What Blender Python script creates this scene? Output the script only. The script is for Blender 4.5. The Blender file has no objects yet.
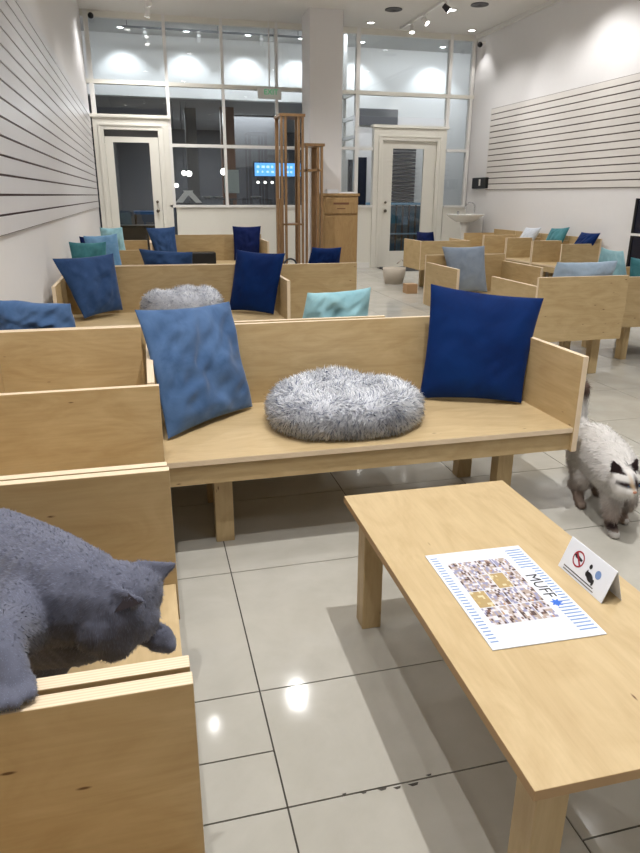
import bpy, bmesh, math, random
import numpy as np
from mathutils import Vector, Matrix, noise
R_=random.Random(7)
col=bpy.context.scene.collection
PI=math.pi
# ------------------------------------------------------------------ materials
def lin(r,g,b):
    f=lambda c:(c/255/12.92 if c/255<=.04045 else ((c/255+.055)/1.055)**2.4)
    return (f(r),f(g),f(b),1)
class NT:
    def __init__(s,name):
        s.m=bpy.data.materials.new(name); s.m.use_nodes=True; s.t=s.m.node_tree
        s.b=s.t.nodes['Principled BSDF']; s.out=s.t.nodes['Material Output']
    def n(s,t,**k):
        o=s.t.nodes.new(t)
        for a,v in k.items():
            if a in o.inputs: o.inputs[a].default_value=v
            else: setattr(o,a,v)
        return o
    def l(s,a,b): s.t.links.new(a,b)
    def coord(s,scale=(1,1,1),kind='Object',rnd=0):
        tc=s.n('ShaderNodeTexCoord'); mp=s.n('ShaderNodeMapping'); mp.inputs['Scale'].default_value=scale
        s.l(tc.outputs[kind],mp.inputs['Vector'])
        if rnd:
            oi=s.n('ShaderNodeObjectInfo'); mu=s.n('ShaderNodeMath',operation='MULTIPLY'); mu.inputs[1].default_value=rnd
            s.l(oi.outputs['Random'],mu.inputs[0])
            cb=s.n('ShaderNodeCombineXYZ')
            for i in range(3): s.l(mu.outputs[0],cb.inputs[i])
            s.l(cb.outputs[0],mp.inputs['Location'])
        return mp.outputs[0]
    def noise(s,vec,scale,detail=3,rough=.5,dist=0):
        o=s.n('ShaderNodeTexNoise'); o.inputs['Scale'].default_value=scale; o.inputs['Detail'].default_value=detail
        o.inputs['Roughness'].default_value=rough; o.inputs['Distortion'].default_value=dist
        s.l(vec,o.inputs['Vector']); return o.outputs['Fac']
    def ramp(s,fac,*stops):
        o=s.n('ShaderNodeValToRGB'); e=o.color_ramp.elements
        while len(e)<len(stops): e.new(.5)
        for i,(p,c) in enumerate(stops): e[i].position=p; e[i].color=c
        s.l(fac,o.inputs[0]); return o.outputs[0]
    def mix(s,fac,a,b,mode='MIX'):
        o=s.n('ShaderNodeMix',data_type='RGBA',blend_type=mode)
        if isinstance(fac,(int,float)): o.inputs[0].default_value=fac
        else: s.l(fac,o.inputs[0])
        for i,v in ((6,a),(7,b)):
            if isinstance(v,tuple): o.inputs[i].default_value=v
            else: s.l(v,o.inputs[i])
        return o.outputs[2]
    def bump(s,h,strength=.2,dist=.002):
        o=s.n('ShaderNodeBump'); o.inputs['Strength'].default_value=strength; o.inputs['Distance'].default_value=dist
        s.l(h,o.inputs['Height']); s.l(o.outputs[0],s.b.inputs['Normal'])
    def set(s,**k):
        for a,v in k.items():
            nm={'rough':'Roughness','metal':'Metallic','spec':'Specular IOR Level','sheen':'Sheen Weight','base':'Base Color','coat':'Coat Weight'}[a]
            if isinstance(v,(int,float,tuple)): s.b.inputs[nm].default_value=v
            else: s.l(v,s.b.inputs[nm])
        return s
def plain(name,c,rough=.5,metal=0,spec=.5,nz=.06):
    m=NT(name); v=m.coord((1,1,1)); f=m.noise(v,14,4)
    d=tuple(x*(1-nz) for x in c[:3])+(1,); m.set(base=m.mix(f,d,c),rough=rough,metal=metal,spec=spec); return m.m
def emit(name,c,s):
    m=NT(name); m.b.inputs['Base Color'].default_value=c; m.b.inputs['Emission Color'].default_value=c; m.b.inputs['Emission Strength'].default_value=s; return m.m
def wood(name,axis,lo,hi):
    m=NT(name); sc=[8,8,8]; sc[axis]=2.4
    v=m.coord(tuple(sc),rnd=23.0)
    a=m.noise(v,1.2,5,.58,2.2)
    s2=[70,70,70]; s2[axis]=3; v2=m.coord(tuple(s2),rnd=11.0); b=m.noise(v2,1.6,3,.6,.3)
    c1=m.ramp(a,(.28,lo),(.5,tuple((x+y)/2 for x,y in zip(lo,hi))),(.72,hi))
    c2=m.mix(.12,c1,m.ramp(b,(.35,tuple(x*.72 for x in lo[:3])+(1,)),(.6,hi)),'MIX')
    # rare dark knots, elongated along the grain
    s3=[34,34,34]; s3[axis]=9.0; v3=m.coord(tuple(s3),rnd=5.0)
    vo=m.n('ShaderNodeTexVoronoi'); vo.inputs['Scale'].default_value=1.0; m.l(v3,vo.inputs['Vector'])
    k=m.ramp(vo.outputs['Distance'],(.05,(1,1,1,1)),(.11,(0,0,0,1)))
    gate=m.ramp(m.noise(m.coord((3,3,3),rnd=7.0),2.0,1),(.54,(0,0,0,1)),(.57,(1,1,1,1)))
    km=m.mix(1.0,k,gate,'MULTIPLY')
    c3=m.mix(km,c2,lin(96,66,36))
    m.set(base=c3,rough=.42,spec=.35); m.bump(b,.06,.001)
    return m.m
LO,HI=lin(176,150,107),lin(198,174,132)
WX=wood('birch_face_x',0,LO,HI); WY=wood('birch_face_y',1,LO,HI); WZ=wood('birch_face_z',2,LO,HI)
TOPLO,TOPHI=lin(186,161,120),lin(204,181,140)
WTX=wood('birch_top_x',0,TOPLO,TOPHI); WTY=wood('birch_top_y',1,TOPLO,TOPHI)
OAK=wood('oak_post',2,lin(122,92,62),lin(152,120,84))
def edge(axis):
    m=NT('ply_edge_'+'xyz'[axis]); v=m.coord((1,1,1))
    sp=m.n('ShaderNodeSeparateXYZ'); m.l(v,sp.inputs[0])
    mu=m.n('ShaderNodeMath',operation='MULTIPLY'); mu.inputs[1].default_value=2*PI/.0052; m.l(sp.outputs[axis],mu.inputs[0])
    si=m.n('ShaderNodeMath',operation='SINE'); m.l(mu.outputs[0],si.inputs[0])
    ad=m.n('ShaderNodeMath',operation='MULTIPLY_ADD'); ad.inputs[1].default_value=.5; ad.inputs[2].default_value=.5; m.l(si.outputs[0],ad.inputs[0])
    m.set(base=m.ramp(ad.outputs[0],(.15,lin(216,194,162)),(.6,lin(232,212,184))),rough=.5); return m.m
TEDGE=plain('ply_edge_dark',lin(176,142,98),.5)
EDGE=[edge(0),edge(1),edge(2)]
def fabric(name,c1,c2,sc=7,rough=.85,sheen=.3,mott=.5):
    m=NT(name); v=m.coord((1,1,1),rnd=9.0)
    a=m.noise(v,sc,5,.65,.6)
    w=m.noise(m.coord((1,1,1)),420,2)
    base=m.ramp(a,(.5-mott/2,c1),(.5+mott/2,c2))
    m.set(base=base,rough=rough,sheen=sheen); m.set(spec=.15); m.b.inputs['Sheen Roughness'].default_value=.4
    m.bump(w,.25,.001); return m.m
DENIM=fabric('denim_linen',lin(50,78,116),lin(86,114,154))
DENIM2=fabric('denim_dark',lin(34,58,96),lin(56,84,128))
NAVY=fabric('navy_velvet',lin(0,24,74),lin(2,44,102),4,.75,.08)
NAVY2=fabric('navy_dark',lin(8,20,62),lin(14,32,86),4,.8,.08)
TEAL=fabric('teal_linen',lin(50,110,122),lin(84,142,150))
AQUA=fabric('aqua_linen',lin(120,168,182),lin(160,200,208))
PALE=fabric('pale_blue_linen',lin(140,160,182),lin(172,190,208))
GREYB=fabric('grey_blue_linen',lin(126,140,160),lin(150,163,180))
WHITEF=fabric('white_linen',lin(186,194,206),lin(214,220,228))
SKYB=fabric('sky_linen',lin(86,130,170),lin(124,164,198))
WALL=plain('white_paint',lin(228,226,226),.6,nz=.03)
CREAM=plain('cream_paint',lin(230,227,217),.5,nz=.03)
CEIL=plain('ceiling_paint',lin(226,224,220),.8,nz=.03)
WHITE=plain('white_gloss',lin(232,230,226),.3,nz=.02)
BLACK=plain('black_plastic',lin(22,22,25),.4)
DARK=plain('dark_grey',lin(52,54,60),.6)
SHOP=plain('shop_grey',lin(96,96,98),.7)
BROWN=plain('brown_board',lin(110,72,48),.6)
STEEL=plain('brushed_steel',lin(190,190,192),.25,1)
BRASS=plain('dark_knob',lin(120,112,100),.3,1)
NAVYP=plain('navy_panel',lin(16,24,44),.25)
SLOT=plain('slat_groove',lin(74,44,46),.7)
SLOT2=plain('slat_groove_grey',lin(84,68,62),.7)
SLAT=plain('slat_white',lin(218,216,218),.35,nz=.04)
SLATR=plain('slat_white_warm',lin(222,217,212),.45,nz=.04)
GROUT=plain('grout',lin(70,66,60),.9)
PAPER=plain('paper',lin(232,236,244),.25,nz=.01)
INK=plain('ink',lin(28,28,34),.5)
INKB=plain('ink_blue',lin(120,150,200),.5)
BLUE=plain('splash_blue',lin(50,110,210),.5)
RED=plain('sign_red',lin(160,24,48),.4)
GREEN=emit('exit_green',lin(60,170,120),.6)
CARD=plain('cardboard',lin(170,135,98),.8)
BEIGE=plain('beige_cloth',lin(190,180,166),.9)
MATM=plain('door_mat',lin(50,50,52),.95)
PORC=plain('porcelain',lin(236,234,230),.15)
CAB=wood('cabinet_wood',2,lin(150,120,80),lin(168,138,96))
LAMP=emit('lamp_glow',(1,.96,.92,1),12)
LAMPC=emit('lamp_glow_cool',(.9,.95,1,1),16)
SCREEN=emit('screen_blue',lin(96,170,240),1.3)
SCREENW=emit('screen_writing',lin(190,225,250),1.5)
GLOBE=emit('globe_glow',(1,.97,.9,1),5)
def floor_mat():
    m=NT('porcelain_tile'); v=m.coord((1,1,1))
    a=m.noise(v,1.1,7,.62,1.4); b=m.noise(v,6,5,.6,.4)
    c=m.ramp(a,(.3,lin(174,171,161)),(.55,lin(187,184,175)),(.75,lin(198,195,187)))
    c=m.mix(.25,c,m.ramp(b,(.3,lin(168,163,152)),(.7,lin(200,197,189))))
    m.set(base=c,rough=m.ramp(b,(.3,(.05,)*3+(1,)),(.7,(.10,)*3+(1,))),spec=.32); return m.m
TILE=floor_mat()
def glass_mat():
    m=bpy.data.materials.new('window_glass'); m.use_nodes=True; t=m.node_tree; t.nodes.clear()
    o=t.nodes.new('ShaderNodeOutputMaterial'); mx=t.nodes.new('ShaderNodeMixShader'); tr=t.nodes.new('ShaderNodeBsdfTransparent')
    gl=t.nodes.new('ShaderNodeBsdfGlossy'); fr=t.nodes.new('ShaderNodeFresnel'); fr.inputs[0].default_value=1.5
    gl.inputs['Roughness'].default_value=.01; tr.inputs[0].default_value=(.95,.97,.97,1)
    mu=t.nodes.new('ShaderNodeMath'); mu.operation='MULTIPLY'; mu.inputs[1].default_value=1.6; mu.use_clamp=True
    t.links.new(fr.outputs[0],mu.inputs[0]); t.links.new(mu.outputs[0],mx.inputs[0]); t.links.new(tr.outputs[0],mx.inputs[1]); t.links.new(gl.outputs[0],mx.inputs[2]); t.links.new(mx.outputs[0],o.inputs[0])
    return m
GLASS=glass_mat()
def attr_mat(name,rough=.8,sheen=.2):
    m=NT(name); a=m.n('ShaderNodeAttribute'); a.attribute_name='Col'; m.set(base=a.outputs['Color'],rough=rough,sheen=sheen,spec=.2); return m.m
FUR=attr_mat('fur_colour')
def soft_fur():
    m=NT('long_soft_fur'); a=m.n('ShaderNodeAttribute'); a.attribute_name='Col'; m.set(base=a.outputs['Color'],rough=.9,spec=.1)
    t=m.n('ShaderNodeBsdfTranslucent'); m.l(a.outputs['Color'],t.inputs['Color']); x=m.n('ShaderNodeMixShader'); x.inputs[0].default_value=.3
    m.l(m.b.outputs[0],x.inputs[1]); m.l(t.outputs[0],x.inputs[2]); m.l(x.outputs[0],m.out.inputs['Surface']); return m.m
LONGFUR=soft_fur(); PHOTO=attr_mat('photo_prints',.3,0)
# ------------------------------------------------------------------ mesh helper
class MB:
    def __init__(s): s.v=[];s.f=[];s.mi=[];s.mats=[]
    def m(s,mat):
        if mat not in s.mats: s.mats.append(mat)
        return s.mats.index(mat)
    def box(s,x0,x1,y0,y1,z0,z1,mat,ax=None,em=None,M=None):
        """ax: thin axis of a plywood board, whose other faces show layered edges"""
        i=len(s.v)
        P=[(x0,y0,z0),(x1,y0,z0),(x1,y1,z0),(x0,y1,z0),(x0,y0,z1),(x1,y0,z1),(x1,y1,z1),(x0,y1,z1)]
        if M is not None: P=[tuple(M@Vector(p)) for p in P]
        s.v+=P; F=[(0,3,2,1),(4,5,6,7),(0,1,5,4),(2,3,7,6),(1,2,6,5),(3,0,4,7)]; A=[2,2,1,1,0,0]
        for f,a in zip(F,A):
            s.f.append(tuple(i+k for k in f))
            mm=mat if ax is None or a==ax else (em or EDGE[ax])
            s.mi.append(s.m(mm))
        return s
    def cyl(s,p0,p1,r0,mat,r1=None,n=16,cap=True):
        p0,p1=Vector(p0),Vector(p1); r1=r0 if r1 is None else r1
        d=(p1-p0).normalized(); a=d.orthogonal().normalized(); b=d.cross(a); i=len(s.v); k=s.m(mat)
        for p,r in((p0,r0),(p1,r1)):
            for j in range(n):
                t=2*PI*j/n; s.v.append(tuple(p+a*r*math.cos(t)+b*r*math.sin(t)))
        for j in range(n):
            q=(j+1)%n; s.f.append((i+j,i+q,i+n+q,i+n+j)); s.mi.append(k)
        if cap:
            s.f.append(tuple(i+j for j in reversed(range(n)))); s.mi.append(k)
            s.f.append(tuple(i+n+j for j in range(n))); s.mi.append(k)
        return s
    def tube(s,pts,r,mat,n=10):
        for a,b in zip(pts[:-1],pts[1:]): s.cyl(a,b,r,mat,n=n)
        for p in pts[1:-1]: s.ball(p,r,mat,8,5)
        return s
    def lathe(s,prof,mat,n=32,c=(0,0,0)):
        i=len(s.v);k=s.m(mat)
        for r,z in prof:
            for j in range(n):
                t=2*PI*j/n; s.v.append((c[0]+r*math.cos(t),c[1]+r*math.sin(t),c[2]+z))
        for a in range(len(prof)-1):
            for j in range(n):
                q=(j+1)%n; s.f.append((i+a*n+j,i+a*n+q,i+(a+1)*n+q,i+(a+1)*n+j)); s.mi.append(k)
        s.f.append(tuple(i+j for j in reversed(range(n)))); s.mi.append(k)
        e=i+(len(prof)-1)*n; s.f.append(tuple(e+j for j in range(n))); s.mi.append(k)
        return s
    def ball(s,c,r,mat,n=16,m=10,sc=(1,1,1)):
        pr=[]
        i=len(s.v);k=s.m(mat)
        for a in range(1,m):
            ph=PI*a/m
            for j in range(n):
                t=2*PI*j/n; s.v.append((c[0]+r*sc[0]*math.sin(ph)*math.cos(t),c[1]+r*sc[1]*math.sin(ph)*math.sin(t),c[2]-r*sc[2]*math.cos(ph)))
        for a in range(m-2):
            for j in range(n):
                q=(j+1)%n; s.f.append((i+a*n+j,i+a*n+q,i+(a+1)*n+q,i+(a+1)*n+j)); s.mi.append(k)
        s.f.append(tuple(i+j for j in reversed(range(n)))); s.mi.append(k)
        e=i+(m-2)*n; s.f.append(tuple(e+j for j in range(n))); s.mi.append(k)
        return s
    def poly(s,pts,mat):
        i=len(s.v); s.v+=[tuple(p) for p in pts]; s.f.append(tuple(range(i,i+len(pts)))); s.mi.append(s.m(mat)); return s
    def build(s,name,parent=None,bevel=0,smooth=False,loc=None,rz=0):
        me=bpy.data.meshes.new(name); me.from_pydata(s.v,[],s.f)
        for m in s.mats: me.materials.append(m)
        me.polygons.foreach_set('material_index',s.mi)
        if smooth: me.polygons.foreach_set('use_smooth',[True]*len(me.polygons))
        me.update()
        o=bpy.data.objects.new(name,me); col.objects.link(o); o.parent=parent
        if loc is not None: o.location=loc; o.rotation_euler=(0,0,rz)
        if bevel:
            b=o.modifiers.new('bevel','BEVEL'); b.width=bevel; b.segments=2; b.limit_method='ANGLE'
        if smooth:
            pass
        return o
def tag(o,label=None,cat=None,group=None,kind=None):
    if label:o['label']=label
    if cat:o['category']=cat
    if group:o['group']=group
    if kind:o['kind']=kind
    return o
def empty(name,loc,label,cat,group=None,rz=0):
    o=bpy.data.objects.new(name,None); col.objects.link(o); o.location=loc; o.rotation_euler=(0,0,rz); o.empty_display_size=.1
    return tag(o,label,cat,group)
def struct(o): o['kind']='structure'; return o
# ------------------------------------------------------------------ room shell
XL,XR,YB,YN,ZC=-.70,6.10,12.5,-3.2,4.03
def S(name,*boxes,bevel=0,parent=None):
    m=MB()
    for b in boxes: m.box(*b)
    o=m.build(name,parent,bevel)
    return struct(o) if parent is None else o
# floor: grout bed with tiles laid in the same mesh
fl=MB(); fl.box(XL-.1,XR+.1,YN-.1,YB+.1,-.12,-.004,GROUT)
cols=[XL-.1]+[.217+.595*k for k in range(-1,10)]+[XR+.1]
rows0=[.889,1.121,1.505]; rows=[]
for k in range(-4,1): rows+=[.889+1.251*k-.0, 1.121+1.251*k,1.505+1.251*k]
rows=[r for r in rows if r<2.0]
y=2.14
while y<YB+.1: rows.append(y); y+=.6
rows=sorted([YN-.1]+[r for r in rows if r>YN]+[YB+.1])
cols=sorted(set(round(c,4) for c in cols)); g=.0022
for ci in range(len(cols)-1):
    x0,x1=cols[ci],cols[ci+1]
    if x1-x0<.01: continue
    rr=list(rows)
    if abs(x1-.217)<.01: rr=sorted(rr+[1.289])
    if abs(x0-.217)<.01: rr=[r for r in rr if abs(r-.889)>.01]
    for ri in range(len(rr)-1):
        fl.box(x0+g,x1-g,rr[ri]+g,rr[ri+1]-g,-.004,0,TILE)
# chipped grout between two front tiles
for (x,yy,a,b) in ((.44,1.116,.012,.004),(.475,1.112,.01,.005),(.515,1.112,.014,.006),(.395,1.117,.008,.003),(.35,1.124,.006,.003),(.56,1.127,.008,.003)):
    fl.poly([(x-a,yy+.002,.0004),(x-a*.3,yy-b,.0004),(x+a*.6,yy-b*.8,.0004),(x+a,yy+.003,.0004)],GROUT)
struct(fl.build('floor'))
S('ceiling',(XL-.1,XR+.1,YN-.1,YB+.15,ZC,ZC+.1,CEIL))
S('wall_left',(XL-.12,XL,YN-.1,YB+.1,0,ZC,WALL))
S('wall_right',(XR,XR+.12,YN-.1,YB+.1,0,ZC,WALL))
S('wall_rear',(XL,XR,YN-.12,YN,0,ZC,WALL))
S('baseboard_left',(XL,XL+.012,YN,YB,0,.09,WHITE))
S('baseboard_right',(XR-.012,XR,YN,YB,0,.09,WHITE))
S('trim_1',(XR-.05,XR,YN,YB,ZC-.06,ZC,WHITE))
# slatwalls
def slatwall(name,x,side,y0,y1,z0,n,pitch,label,mat,slot,gp):
    r=empty(name,(x,(y0+y1)/2,z0),label,'slat wall')
    w=.018*side; h=(y1-y0)/2
    b=MB(); b.box(min(0,w*.3),max(0,w*.3),-h,h,0,n*pitch,slot); b.build('backing_board',r)
    for k in range(n):
        m=MB(); m.box(min(w*.3,w),max(w*.3,w),-h,h,k*pitch+gp,(k+1)*pitch-gp,mat); m.build('slat',r,.001)
    return r
slatwall('slat_wall_panel',XL,1,.3,12.38,1.10,15,.0985,'white slat wall panel with dark grooves on the left wall',SLAT,SLOT,.006)
slatwall('slat_wall_panel',XR,-1,5.4,11.75,1.42,14,.0955,'white slat wall panel with thin grooves high on the right wall',SLATR,SLOT2,.0075)
# storefront: low wall, posts and rails
Y0,Y1=YB,YB+.09
def F(name,*b,parent=None): return S(name,*[(*q,CREAM) for q in b],parent=parent)
F('wall_front',(.60,2.95,Y0,Y1+.04,0,1.10),(3.25,3.70,Y0,Y1+.04,0,1.10),(3.7,4.18,Y0,Y1+.04,0,1.10),(5.62,6.1,Y0,Y1+.04,0,1.10))
S('baseboard_front',(.6,2.9,Y0-.012,Y0,0,.1,WHITE),(3.3,4.16,Y0-.012,Y0,0,.1,WHITE),(5.62,6.09,Y0-.012,Y0,0,.1,WHITE))
S('trim_2',(.50,2.95,Y0-.03,Y1,1.10,1.14,WHITE),(3.25,4.18,Y0-.03,Y1,1.10,1.14,WHITE),(5.62,6.1,Y0-.03,Y1,1.10,1.14,WHITE))
S('trim_3',(XL,6.1,Y0-.015,Y1,3.0,3.06,CREAM))
S('trim_4',(XL,6.1,Y0-.01,Y1,ZC-.09,ZC,CREAM))
S('trim_5',(.55,2.95,Y0-.01,Y1,2.075,2.125,WHITE),(3.3,4.17,Y0-.01,Y1,2.09,2.14,WHITE),(5.62,6.05,Y0-.01,Y1,2.09,2.14,WHITE))
k=6
for x,w,z in ((-.62,.07,2.5),(.57,.05,1.1),(1.49,.045,1.1),(2.41,.045,1.1),(3.86,.07,1.1),(5.60,.06,2.5),(6.05,.06,1.1)):
    S('trim_%d'%k,(x-w/2,x+w/2,Y0-.012,Y1,z,ZC,WHITE)); k+=1
# glass panes of the storefront, one window each
def pane(n,x0,x1,z0,z1,y=YB+.05):
    o=MB().box(x0,x1,y-.004,y+.004,z0,z1,GLASS).build('window_%d'%n); struct(o)
wn=1
for x0,x1 in ((.595,1.467),(1.513,2.387),(2.433,2.95)):
    for z0,z1 in ((1.14,2.075),(2.125,3.0),(3.06,3.94)): pane(wn,x0,x1,z0,z1); wn+=1
for q in ((-.585,.545,2.66,3.0),(-.585,.545,3.06,3.94),(3.3,3.825,1.14,2.09),(3.3,3.825,2.14,3.0),(3.3,3.825,3.06,3.94),(3.895,5.57,2.66,3.0),(3.895,5.57,3.06,3.94),(5.63,6.02,1.14,2.09),(5.63,6.02,2.14,3.0),(5.63,6.02,3.06,3.94)):
    pane(wn,*q); wn+=1
# doors with frames
def door(n,x0,x1,ztop,knob_left,gz0,gz1,gx0,gx1,o0,o1,otop,trans):
    r=bpy.data.objects.new('door_%d'%n,None); col.objects.link(r); r.location=((x0+x1)/2,YB,0); struct(r)
    c=(x0+x1)/2
    f=MB()
    for a,b in ((o0,x0),(x1,o1)): f.box(a-c,b-c,-.03,.1,0,otop,CREAM)
    f.box(x0-c,x1-c,-.03,.1,ztop+trans,otop,CREAM)
    f.box(o0-c-.03,o1-c+.03,-.06,.1,otop,otop+.05,CREAM)
    # inner moulding
    f.box(x0-c-.09,x0-c-.06,-.045,-.03,0,ztop+trans+.09,CREAM); f.box(x1-c+.06,x1-c+.09,-.045,-.03,0,ztop+trans+.09,CREAM)
    f.box(x0-c-.06,x1-c+.06,-.045,-.03,ztop+trans+.06,ztop+trans+.09,CREAM)
    f.build('door_frame',r,.003)
    if trans>.03: MB().box(x0-c,x1-c,.05,.07,ztop,ztop+trans,SHOP).build('transom_panel',r)
    l=MB()
    a0,a1=gx0-c,gx1-c
    l.box(x0-c+.004,a0,.02,.065,.01,ztop-.004,CREAM); l.box(a1,x1-c-.004,.02,.065,.01,ztop-.004,CREAM)
    l.box(a0,a1,.02,.065,.01,gz0,CREAM); l.box(a0,a1,.02,.065,gz1,ztop-.004,CREAM)
    l.build('door_leaf',r,.002)
    MB().box(a0,a1,.038,.046,gz0,gz1,GLASS).build('door_glass',r)
    kx=(x0-c+.085) if knob_left else (x1-c-.085)
    for z,rr in ((1.19,.024),(1.04,.03)):
        MB().cyl((kx,.02,z),(kx,-.0,z),rr*.7,BRASS).ball((kx,-.02,z),rr,BRASS).build('door_knob' if z<1.1 else 'door_lock',r,smooth=True)
door(1,-.50,.37,2.22,False,.30,2.13,-.37,.215,-.665,.545,2.50,.10)
door(2,4.36,5.42,2.26,True,.30,2.13,4.57,5.18,4.18,5.60,2.47,.0)
# pillar
S('wall_pillar',(2.74,3.28,11.45,12.0,0,ZC,WALL))
# ------------------------------------------------------------------ mall beyond the glass
S('floor_mall',(-4,10,YB+.1,24,-.1,0,SHOP))
S('ceiling_mall',(-4,10,YB+.15,15.2,4.22,4.32,CEIL))
S('wall_bulkhead',(-4,10,15.0,15.2,3.14,4.22,WHITE))
S('ceiling_shop',(-4,10,15.2,22,3.14,3.2,plain('shop_ceiling',lin(150,150,150),.8)))
S('wall_shop',(-4,10,21.9,22,0,3.2,DARK),(-4,-3.9,12.6,22,0,4.2,DARK),(9.9,10,12.6,22,0,4.2,DARK))
S('wall_shop_column',(4.12,9.0,15.0,15.3,0,3.14,WHITE))
S('wall_shop_divider',(1.85,2.15,16.2,16.4,0,3.14,BROWN))
S('wall_shop_grey',(1.1,1.35,16.6,16.8,0,3.14,SHOP),(2.3,3.6,17.6,17.8,1.95,3.14,SHOP))
sh=MB()
for i in range(19): sh.box(5.22,5.98,14.9,14.92,1.12+i*.075,1.12+i*.075+.062,DARK)
tag(sh.build('roller_shutter'),'dark slatted shutter seen through the right glass door','shutter')
for nx in (-1.5,1.2,4.0,6.6):
    L2=bpy.data.lights.new('corridor','AREA'); L2.energy=26 if nx<5 else 60; L2.shape='RECTANGLE'; L2.size=2.2; L2.size_y=.25; L2.color=(.88,.93,1); o=bpy.data.objects.new('corridor_fill',L2); col.objects.link(o); o.location=(nx,13.2,4.2); o.rotation_euler=(.5,0,0)  # added area fill without fittings, brightens bulkhead and white wall beyond the glass
for x0_,x1_,z0_,z1_,lb_ in ((4.68,5.54,2.74,3.07,'dark grey panel above the white wall, seen over the right glass door'),(4.44,4.54,1.2,2.05,'narrow dark window slot beyond the glass right of the pillar'),(4.66,4.86,1.1,2.1,'wider dark window slot beyond the glass right of the pillar')):
    struct(MB().box(x0_,x1_,-.04,0,z0_,z1_,SHOP if z0_>2 else NAVYP).build('window_%d'%(40+int(x0_*10)%7),loc=(0,14.995,0)))  # solid dark boards on the wall; the first is a panel, no window
# side glazing that runs back from the pillar
for i,(z,) in enumerate(((1.12,),(2.3,),(2.62,),(3.03,))):
    S('trim_%d'%(k+i),(3.86,3.92,12.7,14.9,z,z+.06,WHITE))
k+=4
S('trim_%d'%k,(3.86,3.92,13.4,13.47,0,4.2,WHITE)); S('trim_%d'%(k+1),(3.6,3.68,14.1,14.2,0,4.2,WHITE),(4.05,4.12,14.4,14.5,0,2.4,WHITE)); S('wall_side',(3.86,3.92,12.7,14.9,0,1.12,CREAM))
# menu screen, counter, poster and globes of the shop opposite
r=empty('menu_screen',(3.08,16.0,1.74),'wide glowing blue menu screen in the shop beyond the window','screen')
MB().box(-.55,.55,0,.05,-.04,.28,BLACK).build('screen_case',r)
MB().box(-.53,.53,-.006,-.001,-.02,.26,SCREEN).build('screen_face',r)
for i in range(9):
    x=-.48+i*.11
    MB().box(x,x+R_.uniform(.04,.09),-.01,-.006,.15,.2,SCREENW).build('screen_writing',r); MB().box(x,x+R_.uniform(.03,.08),-.01,-.006,.05,.09,SCREENW).build('screen_writing',r)
tag(MB().box(-.17,.17,0,.01,0,.5,plain('poster_paper',lin(150,160,156),.6)).build('poster',loc=(2.04,16.17,1.35)),'pale poster on the brown column beyond the window','poster')
ct=empty('shop_counter',(3.2,16.5,0),'dark shop counter below the blue menu screen','counter')
MB().box(-.8,.8,0,.5,0,1.0,DARK).build('counter_body',ct); MB().box(-.85,.85,-.05,.55,1.0,1.05,WHITE).build('counter_top',ct)
GL=[((.95,15.6,1.75),.05,'left of the two close glowing globe lamps in the dark window'),((1.06,15.6,1.74),.06,'right of the two close glowing globe lamps in the dark window'),((.78,15.6,1.5),.045,'lowest small glowing globe lamp at the left of the dark window'),((1.78,15.4,1.78),.07,'glowing globe lamp beside the middle window post')]
for p,rr,lb in GL:
    g0=empty('globe_lamp',p,lb,'lamp','globe lamps beyond the window')
    MB().ball((0,0,0),rr,GLOBE).build('globe',g0,smooth=True); MB().cyl((0,0,rr),(0,0,3.14-p[2]),.006,BLACK,n=6).build('cord',g0)
dsh=[((2.58,15.75,1.58),'leftmost small round spotlight under the menu screen'),((2.74,15.75,1.58),'middle small round spotlight under the menu screen'),((2.90,15.75,1.58),'rightmost small round spotlight under the menu screen')]
for p,lb in dsh:
    g0=empty('spot_light',p,lb,'lamp','small spotlights under the screen')
    MB().ball((0,0,0),.03,GLOBE,10,6).build('bulb',g0,smooth=True); MB().cyl((0,0,.03),(0,0,.11),.02,BLACK).build('stem',g0)
for x,yy,lb in ((1.4,15.3,'left of the two white serving dishes on the dark shelf outside'),(1.62,15.3,'right of the two white serving dishes on the dark shelf outside'),(2.45,15.3,'white serving dish outside, below the menu screen')):
    tag(MB().lathe([(.02,0),(.05,.01),(.11,.035),(.115,.04)],WHITE,20).build('dish',loc=(x,yy,1.24),smooth=True),lb,'dish','dishes outside')
sf=empty('shop_shelf',(1.6,15.3,0),'dark shelf unit standing outside the window','shelf')
MB().box(-.9,1.2,-.12,.2,1.21,1.24,DARK).build('shelf_board',sf)
for x in (-.88,.3,1.16): MB().box(x,x+.03,-.1,.18,0,1.21,DARK).build('upright',sf)
st=MB()
i0=[(-.26,0),(-.08,.2),(-.1,.23),(.1,.23),(.08,.2),(.26,0),(.14,0),(0,.14),(-.12,0)]
st.poly([(x,0,z) for x,z in i0],WHITE); st.poly([(x,.05,z) for x,z in reversed(i0)],WHITE)
for a in range(len(i0)):
    b=(a+1)%len(i0); st.poly([(i0[a][0],0,i0[a][1]),(i0[a][0],.05,i0[a][1]),(i0[b][0],.05,i0[b][1]),(i0[b][0],0,i0[b][1])],WHITE)
tag(st.build('folding_sign',loc=(.93,14.2,1.16)),'small white tent shaped stand seen through the left window','stand')
sb=empty('sign_ledge',(.93,14.2,0),'dark narrow stand holding the white tent shape','stand'); MB().box(-.3,.3,-.05,.12,1.13,1.16,DARK).build('ledge_top',sb); MB().box(-.03,.03,0,.06,0,1.13,DARK).build('post',sb)
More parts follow.
